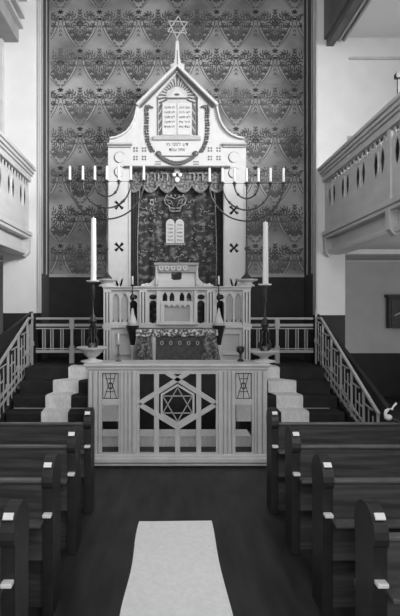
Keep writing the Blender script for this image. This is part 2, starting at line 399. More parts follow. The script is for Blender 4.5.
# aisle runner
b = MB(); Yn = 3.0; Yf = P(0, 0, 1) and 2*F/(522.5-VY)
def edge(Y): return -.265+.0*Y, .395
N = 40; vs = []
for th in (.003, .012):
    for i in range(N+1):
        Y = 2.2+(Yf-2.2)*i/N
        for j in range(7):
            t = j/6; x0 = -.305+.025*(Y-3.4)+.008*math.sin(Y*5); x1 = .415-.01*(Y-3.4)+.008*math.sin(Y*4+1)
            vs.append((x0+(x1-x0)*t, Y, th+.003*math.sin(Y*6+t*3)+.003))
fs = []
for i in range(N):
    for j in range(6): a = i*7+j; o = (N+1)*7; fs += [(a, a+7, a+8, a+1), (o+a, o+a+1, o+a+8, o+a+7)]
b.add(vs, fs); tag(b.build('aisle_runner', 'runner', origin=(.05, 3.5, 0)), 'white carpet runner lying along the middle of the dark aisle', 'carpet')
# cloth lying behind the lattice
b = MB(); b.box(-1.05, 1.25, 7.72, 8.08, .0, .13); tag(b.build('kneeling_step', 'stair', origin=(.1, 7.9, 0), bevel=.01), 'low dark step behind the lattice desk, before the platform', 'step')
b = MB(); b.box(-1.0, 1.2, 7.66, 7.70, .0, .14); b.box(-1.0, 1.2, 7.66, 8.1, .135, .15)
tag(b.build('step_cloth', 'cloth', origin=(.1, 7.7, 0)), 'white cloth draped over the low step, seen through the lattice', 'cloth')
for x0, x1, lb in ((-1.08, -.74, 'pale folded cloth on a stool, seen through the left leaded side opening'), (1.05, 1.36, 'pale folded cloth on a stool, seen through the right side opening')):
    r = thing('draped_stool', lb, 'stool', ((x0+x1)/2, 8.2, 0), 'draped stools behind the desk')
    b = MB(); b.box(x0, x1, 8.12, 8.4, .44, .5); b.build('seat', 'dark_wood', r)
    for lx in (x0+.03, x1-.03):
        for ly in (8.15, 8.37): b = MB(); b.box(lx-.02, lx+.02, ly-.02, ly+.02, 0.0, .45); b.build('leg', 'dark_wood', r)
    b = MB(); b.box(x0-.01, x1+.01, 8.10, 8.42, .5, .52); b.box(x0-.01, x1+.01, 8.10, 8.115, .27, .5); b.build('cloth_cover', 'cloth', r, bevel=.004)
# ------------------------------------------------------------------ railings
ZR = 1.81; YR = 10.1
def back_rail(x0, x1, posts, bals, label):
    a = P(x0, 318, YR)[0]; c = P(x1, 318, YR)[0]
    r = thing('platform_railing', label, 'railing', ((a+c)/2, YR, PLZ))
    b = MB(); b.box(a, c, YR-.03, YR+.03, ZR-.03, ZR+.01); b.build('handrail', 'rail_paint', r, bevel=.006)
    b = MB(); b.box(a, c, YR-.025, YR+.025, 1.65, 1.70); b.box(a, c, YR-.02, YR+.02, 1.60, 1.62); b.build('upper_rail', 'rail_paint', r)
    b = MB(); b.box(a, c, YR-.025, YR+.025, 1.15, 1.20); b.box(a, c, YR-.02, YR+.02, 1.22, 1.235); b.build('lower_rail', 'rail_paint', r)
    for p in posts:
        X = P(p, 0, YR)[0]; b = MB(); b.box(X-.028, X+.028, YR-.03, YR+.03, PLZ, ZR-.03)
        b.box(X-.045, X+.045, YR-.045, YR+.045, 1.60, ZR-.03); b.box(X-.045, X+.045, YR-.045, YR+.045, PLZ, 1.28); b.build('post', 'rail_paint', r, bevel=.006)
    for p in bals:
        X = P(p, 0, YR)[0]
        for d in (-.022, .022):
            b = MB(); b.box(X+d-.009, X+d+.009, YR-.012, YR+.012, 1.20, 1.61); b.build('baluster', 'rail_paint', r)
back_rail(36.2, 104, (72,), (44, 52, 62, 83, 93), 'white rail with paired balusters on the platform, left of the ark')
back_rail(250, 313, (277,), (258, 267, 287, 297, 306), 'white rail with paired balusters on the platform, right of the ark')
def stair_rail(X, Y1, Z1, Y2, Z2, label, ypost):
    r = thing('stair_railing', label, 'railing', (X, Y1, PLZ))
    sl = (Z1-Z2)/(Y1-Y2)
    zt = lambda y: Z1-(Y1-y)*sl
    b = MB(); b.bar((X, YR, ZR), (X, Y1, Z1), .04, .035, up=(1, 0, 0)); b.bar((X, Y1, Z1), (X, Y2, Z2), .04, .04, up=(1, 0, 0)); b.build('handrail', 'rail_paint', r, bevel=.005)
    b = MB(); b.bar((X, Y1, Z1-.95), (X, Y2, Z2-.5 if Z2 < .9 else Z2-.95), .03, .03, up=(1, 0, 0)); b.bar((X, Y1, Z1-.80), (X, Y2, Z2-.4 if Z2 < .9 else Z2-.8), .02, .03, up=(1, 0, 0)); b.build('lower_rail', 'rail_paint', r)
    for i, y in enumerate(ypost):
        b = MB(); b.box(X-.017, X+.017, y-.017, y+.017, max(.0, zt(y)-1.02), zt(y)); b.box(X-.032, X+.032, y-.032, y+.032, zt(y)-.62, zt(y)-.54); b.build('post', 'rail_paint', r, bevel=.004)
        if i+1 < len(ypost):
            y2 = ypost[i+1]; m1 = y+(y2-y)*.36; m2 = y+(y2-y)*.66
            b = MB()
            for m_ in (m1, m2): b.box(X-.008, X+.008, m_-.008, m_+.008, zt(m_)-.88, zt(m_)-.16)
            b.bar((X, y, zt(y)-.20), (X, m2, zt(y)-.24), .017, .02, up=(1, 0, 0)); b.bar((X, m1, zt(m1)-.36), (X, y2, zt(m1)-.42), .017, .02, up=(1, 0, 0))
            b.bar((X, y, zt(y)-.60), (X, m2, zt(y)-.66), .017, .02, up=(1, 0, 0)); b.bar((X, m1, zt(m1)-.70), (X, y2, zt(m1)-.76), .017, .02, up=(1, 0, 0))
            b.build('fretwork', 'rail_paint', r)
    b = MB()
    ps = [(Y1+.3, 0), (Y1+.3, .9), (Y1, Z1-1.0), (Y2, max(.05, Z2-1.0)), (Y2, 0)]
    b.shape([ps], X-.03, X+.03, 'YZ'); b.build('stringer', 'stair', r)
stair_rail(-2.57, 9.8, 1.81, 7.2, .80, 'white fretwork railing descending along the left stairs', (10.05, 9.7, 9.13, 8.53, 7.9, 7.25))
stair_rail(2.80, 9.72, 1.81, 7.05, .59, 'white fretwork railing descending along the right stairs', (10.05, 9.6, 9.1, 8.6, 8.1, 7.6, 7.08))
# ------------------------------------------------------------------ the ark
AY = 10.1
r = thing('torah_ark', 'tall white ark with stepped gable rising before the patterned wallpaper', 'ark', (P(177, 0, AY)[0], AY, PLZ))
ramp = [(110, 139), (116, 138), (122, 135.5), (127, 132), (131, 127), (134, 121), (136, 114), (137.5, 106)]
outer = [(108, 369)]+[(108, 146)]+ramp+[(177, 67)]
outer = outer+[(2*177-x, y) for x, y in outer[:-1]][::-1]
x_cut = []
def xcut(cx, cy, R=4.2):
    out = []
    for i in range(4):
        a = PI/4+i*PI/2
        out += [(cx+math.cos(a-.28)*R*1.35, cy+math.sin(a-.28)*R*1.35), (cx+math.cos(a+.28)*R*1.35, cy+math.sin(a+.28)*R*1.35), (cx+math.cos(a+PI/4)*R*.28, cy+math.sin(a+PI/4)*R*.28)]
    return out
holes = [[(130.5, 369), (130.5, 167), (2*177-130.5, 167), (2*177-130.5, 369)]]
outl = [(108, 369), (108, 146)]+ramp+[(177, 67)]+[(2*177-x, y) for x, y in ([(108, 369), (108, 146)]+ramp)][::-1]+[(223.5, 369), (223.5, 167), (130.5, 167), (130.5, 369)]
cuts = []
for cx in (119, 234): 
    for cy in ((205, 247) if cx < 177 else (210, 248)): cuts.append(xcut(cx, cy))
for cx in (119, 234):
    for s in (-1, 1): cuts.append([(cx+s*.8, 289), (cx+s*3.2, 284), (cx+s*4.2, 278), (cx+s*2.0, 280), (cx+s*.5, 285)])
pent = [(156, 135.5), (156, 97), (177, 73), (198, 97), (198, 135.5)]
b = MB(); b.px([outl]+cuts+[pent], AY, .10); b.build('facade', 'white_paint', r, bevel=.006)
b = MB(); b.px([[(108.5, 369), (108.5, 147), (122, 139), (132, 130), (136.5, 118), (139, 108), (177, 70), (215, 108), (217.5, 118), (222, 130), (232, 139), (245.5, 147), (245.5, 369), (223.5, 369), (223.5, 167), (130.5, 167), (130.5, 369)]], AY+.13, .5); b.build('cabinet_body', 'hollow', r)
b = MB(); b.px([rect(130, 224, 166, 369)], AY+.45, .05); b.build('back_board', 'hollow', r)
# cornices
for sx in (0, 1):
    q = lambda x: x if not sx else 354-x
    b = MB(); b.pbox(q(107), q(132), 142.5, 144.5, AY-.07, AY); b.pbox(q(108), q(131), 145.5, 147, AY-.04, AY); b.build('side_cornice', 'panel_paint', r, bevel=.005)
    pts = [(q(137), 106)]+[(q(x), y) for x, y in ramp[::-1]]
    b = MB(); T = [(*P(x, y, AY),) for x, y in pts]
    for p_, q_ in zip(T, T[1:]): b.bar((p_[0], AY-.03, p_[1]), (q_[0], AY-.03, q_[1]), .03, .09)
    b.build('ramp_moulding', 'white_paint', r)
    b = MB(); p_ = P(q(137), 107, AY); q_ = P(177, 67.5, AY)
    b.bar((p_[0], AY-.06, p_[1]), (q_[0], AY-.06, q_[1]), .05, .16); b.build('gable_cornice', 'white_paint', r, bevel=.006)
    b = MB(); p_ = P(q(141), 107.5, AY); q_ = P(177, 70.5, AY); b.bar((p_[0], AY-.02, p_[1]), (q_[0], AY-.02, q_[1]), .025, .06); b.build('gable_underline', 'gold_relief', r)
    for cy in ((157.5, 172) if not sx else (157.5, 173)):
        cx = q(120); c0 = P(cx, cy, AY); b = MB()
        b.shape([[(c0[0]+math.cos(a)*.095, c0[1]+math.sin(a)*.095) for a in [i*PI/12 for i in range(24)]]], AY-.03, AY); b.build('round_boss', 'white_paint', r, bevel=.008)
        b = MB(); b.tube([(c0[0]+math.cos(a)*.1, AY-.012, c0[1]+math.sin(a)*.1) for a in [.6+i*.2 for i in range(20)]], .008, 6); b.build('boss_ring', 'gold_relief', r)
    # little squares
    b = MB()
    for cx in (135.5, 144):
        for cy in (149.5, 158):
            for dx in (-1.35, 1.35):
                for dy in (-1.35, 1.35): b.pbox(q(cx+dx)-.85, q(cx+dx)+.85, cy+dy-.85, cy+dy+.85, AY-.004, AY+.01)
    b.build('square_inlay', 'gold_relief', r)
    b = MB(); b.pbox(q(161), q(155), 161.3, 162.3, AY-.004, AY+.01); b.pbox(q(161), q(155), 163.6, 164.6, AY-.004, AY+.01); b.build('dash_inlay', 'gold_relief', r)
    # leaf garland
    path = [(151, 107.5), (147.5, 106), (146.5, 111), (147, 118), (146.5, 126), (146.8, 134), (148, 142), (151, 149), (153.5, 153)]
    b = MB()
    for i in range(len(path)-1):
        for t in (0, .33, .66):
            x = path[i][0]+(path[i+1][0]-path[i][0])*t; y = path[i][1]+(path[i+1][1]-path[i][1])*t
            X, Z = P(q(x), y, AY)
            for d in (-1, 1): b.ball((X+d*.022, AY-.02, Z+random.uniform(-.008, .008)), .03, .8, .6, .75, n=6)
    b.build('garland', 'gold_relief', r, smooth=True)
    # pilaster edge mouldings
    b = MB()
    for x in (109, 129.3): b.pbox(q(x)-.5, q(x)+.5, 182, 369, AY-.02, AY)
    b.build('pilaster_moulding', 'white_paint', r)
# gable panel with rays, eye triangle and tablets
b = MB(); b.px([pent], AY+.07, .03); gp = b.build('gable_panel', 'cream_paint', r)
b = MB(); c0 = (177, 95.5)
def inside(x, y): return 157.2 < x < 196.8 and y > 74.8+abs(x-177)*1.14
for i in range(19):
    a = PI*(-.16)+PI*1.32*(i+.5)/19
    da = PI*1.32/19*.26
    r1 = 10.5 if a < .5 or a > PI-.5 else 9.0; r2 = r1+1
    while r2 < 27 and inside(c0[0]+math.cos(a)*r2, c0[1]-math.sin(a)*r2): r2 += .5
    if a < 0 or a > PI: r2 = min(r2, 19.5)
    if math.sin(a) < .1 and r1 > 14: continue
    q4 = [(c0[0]+math.cos(a+s_*da)*R_, c0[1]-math.sin(a+s_*da)*R_) for s_, R_ in ((-1, r1), (1, r1), (.9, r2), (-.9, r2))]
    b.px([q4], AY+.06, .012)
b.build('sunrays', 'gold_relief', gp)
b = MB(); b.px([[(177, 87.5), (186.5, 97.5), (167.5, 97.5)]], AY+.05, .015); tr = b.build('eye_triangle', 'white_paint', gp)
b = MB(); b.px([[(166, 97.4), (188, 97.4), (189, 98.8), (165, 98.8)]], AY+.045, .01); e = P(177, 94.5, AY+.045); b.ball((e[0], AY+.045, e[1]), .035, 1.5, .3, .7); b.build('eye', 'gold_relief', gp)
for sx in (0, 1):
    q = lambda x: x if not sx else 354-x
    b = MB(); b.pbox(q(157.2), q(158.0), 97, 135, AY+.055, AY+.07)
    for i in range(4):
        y = 104+8.5*i; b.px([[(q(158.8), y+3), (q(161.8), y-2), (q(161.8), y+4), (q(158.8), y+9)][::(1 if not sx else -1)]], AY+.06, .012)
    b.build('striped_border', 'gold_relief', gp)
b = MB()
for x0, x1 in ((162.5, 176.6), (177.4, 191.5)): b.px([rect(x0, x1, 103, 134.8)], AY+.045, .02)
tb = b.build('gable_tablets', 'white_paint', gp, bevel=.006)
L1 = ['אנכי יהוה', 'לא יהיה', 'לא תשא', 'זכור את', 'כבד את']; L2 = ['לא תרצח', 'לא תנאף', 'לא תגנב', 'לא תענה', 'לא תחמד']
for i in range(5):
    for cx, LL in ((184.5, L1), (169.5, L2)):
        X, Z = P(cx, 107.5+4.8*i, AY+.04); text(heb(LL[i]), .065, X, Z, AY+.042, 'gold_relief', gp, width=.2)
b = MB(); b.pbox(153, 201, 135.8, 139.6, AY-.05, AY+.05); sl = b.build('sill', 'panel_paint', r, bevel=.008)
X, Z = P(177, 144.5, AY); text(heb('דע לפני מי'), .09, X, Z, AY-.003, 'gold_relief', r, width=.42)
X, Z = P(177, 149.8, AY); text(heb('אתה עומד'), .09, X, Z, AY-.003, 'gold_relief', r, width=.3)
b = MB()
for i in range(34):
    t = i/33; x = 159+36*t; y = 155.5+8*math.sin(PI*t)**.8
    X, Z = P(x, y, AY)
    for d in (-1, 1): b.ball((X, AY-.025, Z+d*.018), .03, .8, .6, .8, n=6)
for x in (158.5, 195.5):
    X, Z = P(x, 154, AY); b.ball((X, AY-.025, Z), .06, 1, .5, .9, n=8)
b.build('lower_garland', 'gold_relief', r, smooth=True)
b = MB(); p_ = P(161, 156.3, AY); q_ = P(193, 156.3, AY); b.bar((p_[0], AY-.01, p_[1]), (q_[0], AY-.01, q_[1]), .02, .02); b.build('ribbon', 'gold_relief', r)
b = MB(); b.pbox(123.5, 230.5, 165.6, 167.4, AY-.06, AY-.005); b.build('curtain_rail', 'gold_relief', r, bevel=.004)
# spire and star
b = MB()
sp = [(171.5, 72), (170.5, 64.5), (174, 63), (175.2, 55), (175.8, 41), (178.8, 41), (179.6, 55), (181, 63), (184.5, 64.5), (183.5, 72)]
b.px([sp], AY-.04, .12); b.build('spire', 'white_paint', r, bevel=.01)
b = MB(); b.px([[(176.9, 68), (176.9, 50), (177.6, 50), (177.8, 68)]], AY-.046, .01); b.build('spire_groove', 'gold_relief', r)
def star(mb, cx, cy, R, Y, wd, dp, rot=0.0):
    for k in (0, 1):
        vs = [P(cx+R*math.sin(rot+k*PI+i*2*PI/3), cy-R*math.cos(rot+k*PI+i*2*PI/3), Y) for i in range(3)]
        for i in range(3):
            p_, q_ = vs[i], vs[(i+1) % 3]; mb.bar((p_[0], Y, p_[1]), (q_[0], Y, q_[1]), wd, dp)
b = MB(); star(b, 177.6, 27, 11, AY, .014, .014, .08)
p_ = P(177.3, 42, AY); q_ = P(177, 37, AY); b.bar((p_[0], AY, p_[1]), (q_[0], AY, q_[1]), .02, .02); b.build('star', 'frame_paint', r)

# ------------------------------------------------------------------ curtain in the ark
CY = AY+.30
def wavy(x0, x1, y0, y1, Y, amp, fr, nx=60, nz=30, bot=None):
    b = MB(); a = P(x0, y0, Y); c = P(x1, y1, Y); vs = []
    for j in range(nz+1):
        for i in range(nx+1):
            t = i/nx; u = j/nz; X = a[0]+(c[0]-a[0])*t
            z1 = c[1] if bot is None else bot(t, c[1])
            vs.append((X, Y+amp*math.sin(t*fr)*(.4+.6*u)+amp*.4*math.sin(t*fr*2.3+1), a[1]+(z1-a[1])*u))
    b.add(vs, [(j*(nx+1)+i, j*(nx+1)+i+1, (j+1)*(nx+1)+i+1, (j+1)*(nx+1)+i) for j in range(nz) for i in range(nx)])
    # back layer gives the cloth its thickness
    n = len(vs); b.add([(v[0], v[1]+.012, v[2]) for v in vs], [(j*(nx+1)+i, (j+1)*(nx+1)+i, (j+1)*(nx+1)+i+1, j*(nx+1)+i+1) for j in range(nz) for i in range(nx)])
    return b
r = thing('ark_curtain', 'dark brocade curtain with white tablets and crown hanging in the ark', 'curtain', (P(177, 0, CY)[0], CY, PLZ))
wavy(129, 222, 176, 366, CY, .012, 40).build('cloth', 'brocade', r, smooth=True)
Yt = CY-.035
def tab(x0, x1): 
    R = (x1-x0)/2; return [(x0, 243), (x0, 224)]+[((x0+x1)/2-R*math.cos(PI*i/8), 224-R*1.15*math.sin(PI*i/8)) for i in range(1, 8)]+[(x1, 224), (x1, 243)]
b = MB(); b.px([tab(166, 174.7)], Yt, .02); b.px([tab(175.3, 184)], Yt, .02); t = b.build('white_tablets', 'white_paint', r, bevel=.004)
b = MB(); b.pbox(165, 185, 243.5, 245, Yt, Yt+.02); b.build('tablet_ledge', 'embroidery', r)
for i in range(5):
    for cx, LL in ((179.7, L1), (170.3, L2)):
        X, Z = P(cx, 225+3.8*i, Yt); text(heb(LL[i].split()[-1] if i != 0 else 'אנכי'), .055, X, Z, Yt-.003, 'gold_relief', t, width=.1)
# crown
b = MB()
def ctube(pts, rr=.014): b.tube([(P(x, y, Yt)[0], Yt, P(x, y, Yt)[1]) for x, y in pts], rr, 6)
for s in (-1, 1):
    q = lambda x: 175+s*x
    ctube([(q(0), 199), (q(4), 197), (q(9), 196.5), (q(11), 200), (q(9.5), 204), (q(6), 206), (q(5), 211)])
    ctube([(q(2), 206), (q(4), 201), (q(7.5), 200), (q(7), 203), (q(4), 204)], .01)
    ctube([(q(0), 211.5), (q(5), 211)], .018); ctube([(q(0), 208.5), (q(5.4), 208)], .012)
for x in (-8, -4, 0, 4, 8): X, Z = P(175+x, 195.5, Yt); b.ball((X, Yt, Z), .022, n=6)
b.build('crown', 'embroidery', r, smooth=True)
# embroidered scrolls scattered over the brocade
b = MB()
for i in range(160):
    x = random.uniform(134, 216); y = random.uniform(198, 262)
    if 162 < x < 188 and 193 < y < 248: continue
    a0 = random.uniform(0, 6); R0 = random.uniform(.7, 1.6); pts = []
    for k in range(7):
        a = a0+k*.55; pts.append((x+R0*math.cos(a), y+R0*math.sin(a)*.8))
    b.tube([(P(u, v, CY-.02)[0], CY-.024, P(u, v, CY-.02)[1]) for u, v in pts], .008, 5)
b.build('scroll_embroidery', 'embroidery', r)
b = MB(); b.shape([[P(x, y, Yt) for x, y in rect(150, 154, 199, 205)], [P(x, y, Yt) for x, y in rect(151, 153, 200.5, 203.5)]], Yt, Yt+.01); b.build('embroidered_square', 'embroidery', r)
# valance
VYp = AY+.16
def vb(t, z): 
    k = 5.6; f = (t*k+.3) % 1.0; return z+.0+.16*(1-math.sin(PI*f)**.6)
r = thing('valance', 'scalloped brocade valance with raised lettering above the ark curtain', 'valance', (P(177, 0, VYp)[0], VYp, P(0, 190, VYp)[1]))
wavy(130.6, 223.4, 167.5, 191, VYp, .008, 34, nx=112, nz=10, bot=vb).build('cloth', 'valance', r, smooth=True)
b = MB(); b.px([rect(131, 223, 168.2, 169.6)], VYp-.02, .01); b.build('gold_braid', 'embroidery', r)
b = MB(); a = P(130.6, 0, VYp)[0]; c = P(223.4, 0, VYp)[0]; z = P(0, 191, VYp)[1]
for i in range(112):
    t = (i+.5)/112; X = a+(c-a)*t; zz = vb(t, z); b.box(X-.005, X+.005, VYp-.02, VYp-.012, zz-.035, zz+.015)
b.build('fringe', 'embroidery', r)
X, Z = P(196+4, 177, VYp); text(heb('כתר'), .26, X, Z, VYp-.03, 'embroidery', r, width=.42)
X, Z = P(155, 177, VYp); text(heb('תורה'), .26, X, Z, VYp-.03, 'embroidery', r, width=.5)
b = MB()
for x, y, rr in ((177, 171, .06), (174, 175, .04), (180, 175, .04), (177, 180, .05)): X, Z = P(x, y, VYp); b.ball((X, VYp-.03, Z), rr, 1, .4, 1, n=8)
b.build('rosette', 'cloth', r, smooth=True)
# side drapes tied back
for s, lb in ((-1, 'narrow dark drape with pale edging hanging at the left side of the ark opening'), (1, 'narrow dark drape with pale edging hanging at the right side of the ark opening')):
    q = lambda x: 177+s*(177-x)
    DY = AY+.22
    r = thing('side_drape', lb, 'curtain', (P(q(135), 0, DY)[0], DY, PLZ), 'side drapes of the ark')
    b = MB(); n = 16; vs = []
    for dy in (0, .012):
        for j in range(n+1):
            y = 180+186*j/n; wd = 9-2.5*math.sin(PI*min(1, j/n*1.3)) if j < 12 else 8
            for i in range(9):
                x = 131+wd*i/8; X, Z = P(q(x), y, DY); vs.append((X, DY+.015*math.sin(i*2.1)+dy, Z))
    for o_ in (0, (n+1)*9): b.add([], [])
    fs = []
    for o_ in (0, (n+1)*9):
        for j in range(n):
            for i in range(8): k = o_+j*9+i; fs.append((k, k+1, k+10, k+9))
    b.add(vs, fs); b.build('cloth', 'velvet', r, smooth=True)
    b = MB(); pts = []
    for j in range(n+1):
        y = 184+182*j/n; wd = 9-2.5*math.sin(PI*min(1, j/n*1.3)) if j < 12 else 8
        X, Z = P(q(131+wd), y, DY); pts.append((X, DY-.01, Z))
    b.tube(pts, .01, 6); b.build('edging', 'embroidery', r)
# ------------------------------------------------------------------ parapet before the ark
PY = 9.35
r = thing('ark_parapet', 'white pierced parapet with lancet arches standing before the ark', 'parapet', (P(177, 0, PY)[0], PY, PLZ))
def both(f):
    for sx in (0, 1): f((lambda x: x) if not sx else (lambda x: 354-x))
b = MB(); b.pbox(102, 252, 286.2, 287.6, PY-.10, PY+.24); b.pbox(103, 251, 287.6, 290.2, PY-.06, PY+.22); b.build('top_ledge', 'white_paint', r, bevel=.008)
b = MB(); b.pbox(102, 252, 324.6, 328, PY-.06, PY+.22); b.build('middle_ledge', 'white_paint', r, bevel=.008)
# upper pierced wall
loops = [rect(104, 250, 290, 325)]
for x0, x1 in ((130, 137), (149, 157)):
    for sx in (0, 1):
        q = (lambda x: x) if not sx else (lambda x: 354-x)
        m_ = (q(x0)+q(x1))/2
        loops.append([(m_-3.7, 322), (m_-3.7, 303), (m_-1.6, 300.5), (m_+1.6, 300.5), (m_+3.7, 303), (m_+3.7, 322), (m_, 323.5)])
        loops.append(ell(m_, 297, 3.9, 2.7, 12))
for cx in (165, 172, 182, 189): loops.append(lancet(cx-2.4, cx+2.4, 292.5, 301))
for x0, x1 in ((112.3, 119.3), (121, 128.4)):
    for sx in (0, 1):
        q = (lambda x: x) if not sx else (lambda x: 354-x)
        loops.append(lancet(min(q(x0), q(x1)), max(q(x0), q(x1)), 293.5, 322))
b = MB(); b.px(loops, PY, .07); b.build('pierced_wall', 'white_paint', r, bevel=.004)
def f(q):
    b = MB(); b.pbox(q(111.5), q(129.5), 292, 323, PY+.04, PY+.06); b.build('lancet_panel', 'panel_paint', r)
    b = MB()
    for x in (113.2, 118.4, 122, 127.4): b.px([[(q(x)-.9, 322.8), (q(x)+.9, 322.8), (q(x), 318.5)]], PY+.03, .005)
    b.build('panel_inlay', 'ink', r)
    for x0, x1, y0_, y1_ in ((103.5, 111, 290, 325), (139.5, 147, 290, 325), (103.5, 111, 328, 367)):
        m_ = (x0+x1)/2; cut = []
        b = MB(); b.px([rect(min(q(x0), q(x1)), max(q(x0), q(x1)), y0_, y1_)]+[rect(q(c)-.55, q(c)+.55, y0_+2, y1_-2) for c in (m_-1.5, m_+1.5)], PY-.07, .07)
        b.build('fluted_post', 'white_paint', r, bevel=.003)
        b = MB(); b.pbox(q(x0+.6), q(x1-.6), y0_+1, y1_-1, PY-.008, PY+.01); b.build('flute_shade', 'border', r)  # dark strip puts the shade of the grooves into colour
    b = MB(); b.px([rect(min(q(111.5), q(136)), max(q(111.5), q(136)), 328, 368), rect(min(q(115), q(132)), max(q(115), q(132)), 334, 352), rect(min(q(115), q(132)), max(q(115), q(132)), 355, 364)], PY, .06); b.build('panel_frame', 'white_paint', r, bevel=.004)
    b = MB(); b.pbox(q(113), q(134), 331, 366, PY+.04, PY+.06); b.build('sunk_panel', 'cream_paint', r)
both(f)
b = MB(); b.pbox(136, 218, 328, 368, PY, PY+.06); b.build('lower_wall', 'cream_paint', r)
# central pulpit front
b = MB(); lp = [(162.5, 302.5)]
b.px([rect(160.5, 193.5, 302, 324.6), [(164, 321.5), (164, 306), (166.5, 304.2), (169, 307.5), (171.5, 304.2), (174, 307.5), (177, 304.2), (180, 307.5), (182.5, 304.2), (185, 307.5), (187.5, 304.2), (190, 306), (190, 321.5)]], PY-.10, .06); b.build('pulpit_frame', 'white_paint', r, bevel=.004)
b = MB(); b.pbox(162, 192, 303, 323, PY-.05, PY-.01); b.build('pulpit_panel', 'panel_paint', r)
b = MB(); b.pbox(156.5, 160, 291, 324.6, PY-.12, PY); b.pbox(194, 197.5, 291, 324.6, PY-.12, PY)
b.pbox(159, 195, 322, 324.8, PY-.14, PY); b.build('pulpit_jamb', 'white_paint', r, bevel=.005)
# prayer stand on top of the parapet
r2 = thing('reading_stand', 'small white fretwork stand with hexagonal opening, atop the parapet', 'lectern', (P(177, 0, PY)[0], PY, P(0, 286, PY)[1]))
SYt = PY
hexo = [(176.5+6*math.cos(PI/6+i*PI/3), 275.5+6.4*math.sin(PI/6+i*PI/3)) for i in range(6)]
half = [(142, 286), (145, 284.2), (150, 283), (154, 279), (156, 273), (156, 266)]
fl = half+[(2*176.6-x, y) for x, y in half[::-1]]
b = MB(); b.px([fl, hexo], SYt-.02, .05); b.build('front', 'white_paint', r2, bevel=.004)
b = MB(); b.pbox(154, 199, 262.5, 265, SYt-.12, SYt+.25); b.build('top', 'beam_grey', r2, bevel=.006)
b = MB()
sc = [(156, 265)]
for i in range(5):
    x = 158.6+6*i
    sc += [(x, 265.5), (x+.3, 269), (x+2.4, 270.8), (x+4.7, 269), (x+5, 265.5)]
sc += [(197.5, 265), (197.5, 263), (156, 263)]
b.px([sc]+[ell(161.1+6*i, 267.6, 1.1, 1.3, 8) for i in range(5) if True], SYt-.10, .02); b.build('scalloped_apron', 'white_paint', r2)
b = MB(); b.pbox(156.5, 196.8, 265, 272, SYt-.075, SYt-.02); b.build('apron_ground', 'beam_grey', r2)
for x in (156.5, 196.7):
    b = MB(); X, _ = P(x, 0, SYt); z0 = P(0, 286.2, SYt)[1]; b.lathe(X, SYt-.06, [(.03, z0), (.03, z0+.05), (.018, z0+.07), (.024, z0+.2), (.018, z0+.32), (.028, z0+.34), (.028, z0+.37)], 10); b.build('colonnette', 'white_paint', r2, smooth=True)
b = MB(); b.pbox(158, 195, 280, 286.2, SYt-.09, SYt-.02); b.build('foot_rail', 'white_paint', r2, bevel=.006)
# crumpled white cloths on the ledge
for x, w_, lb in ((146, 9, 'crumpled white cloth on the parapet ledge left of the reading stand'), (208, 9, 'crumpled white cloth on the parapet ledge right of the reading stand')):
    b = MB(); n = 12; vs = []; X, Z = P(x, 286.2, PY+.06)
    for j in range(n+1):
        for i in range(n+1):
            u, v = i/n*2-1, j/n*2-1; h = max(0, 1-max(abs(u), abs(v))**3)
            vs.append((X+u*w_*PY/F*.6, PY+.04+v*.07, Z+.004+h*(.035+.02*math.sin(u*7+v*3)*math.cos(v*5))))
    b.add(vs, [(j*(n+1)+i, j*(n+1)+i+1, (j+1)*(n+1)+i+1, (j+1)*(n+1)+i) for j in range(n) for i in range(n)])
    m0 = len(b.v); b.add([(X-w_*.0105, PY-.03, Z), (X+w_*.0105, PY-.03, Z), (X+w_*.0105, PY+.11, Z), (X-w_*.0105, PY+.11, Z)], [(0, 3, 2, 1)])
    tag(b.build('folded_cloth', 'cloth', origin=(X, PY+.04, Z), smooth=True), lb, 'cloth', 'cloths on the parapet ledge')
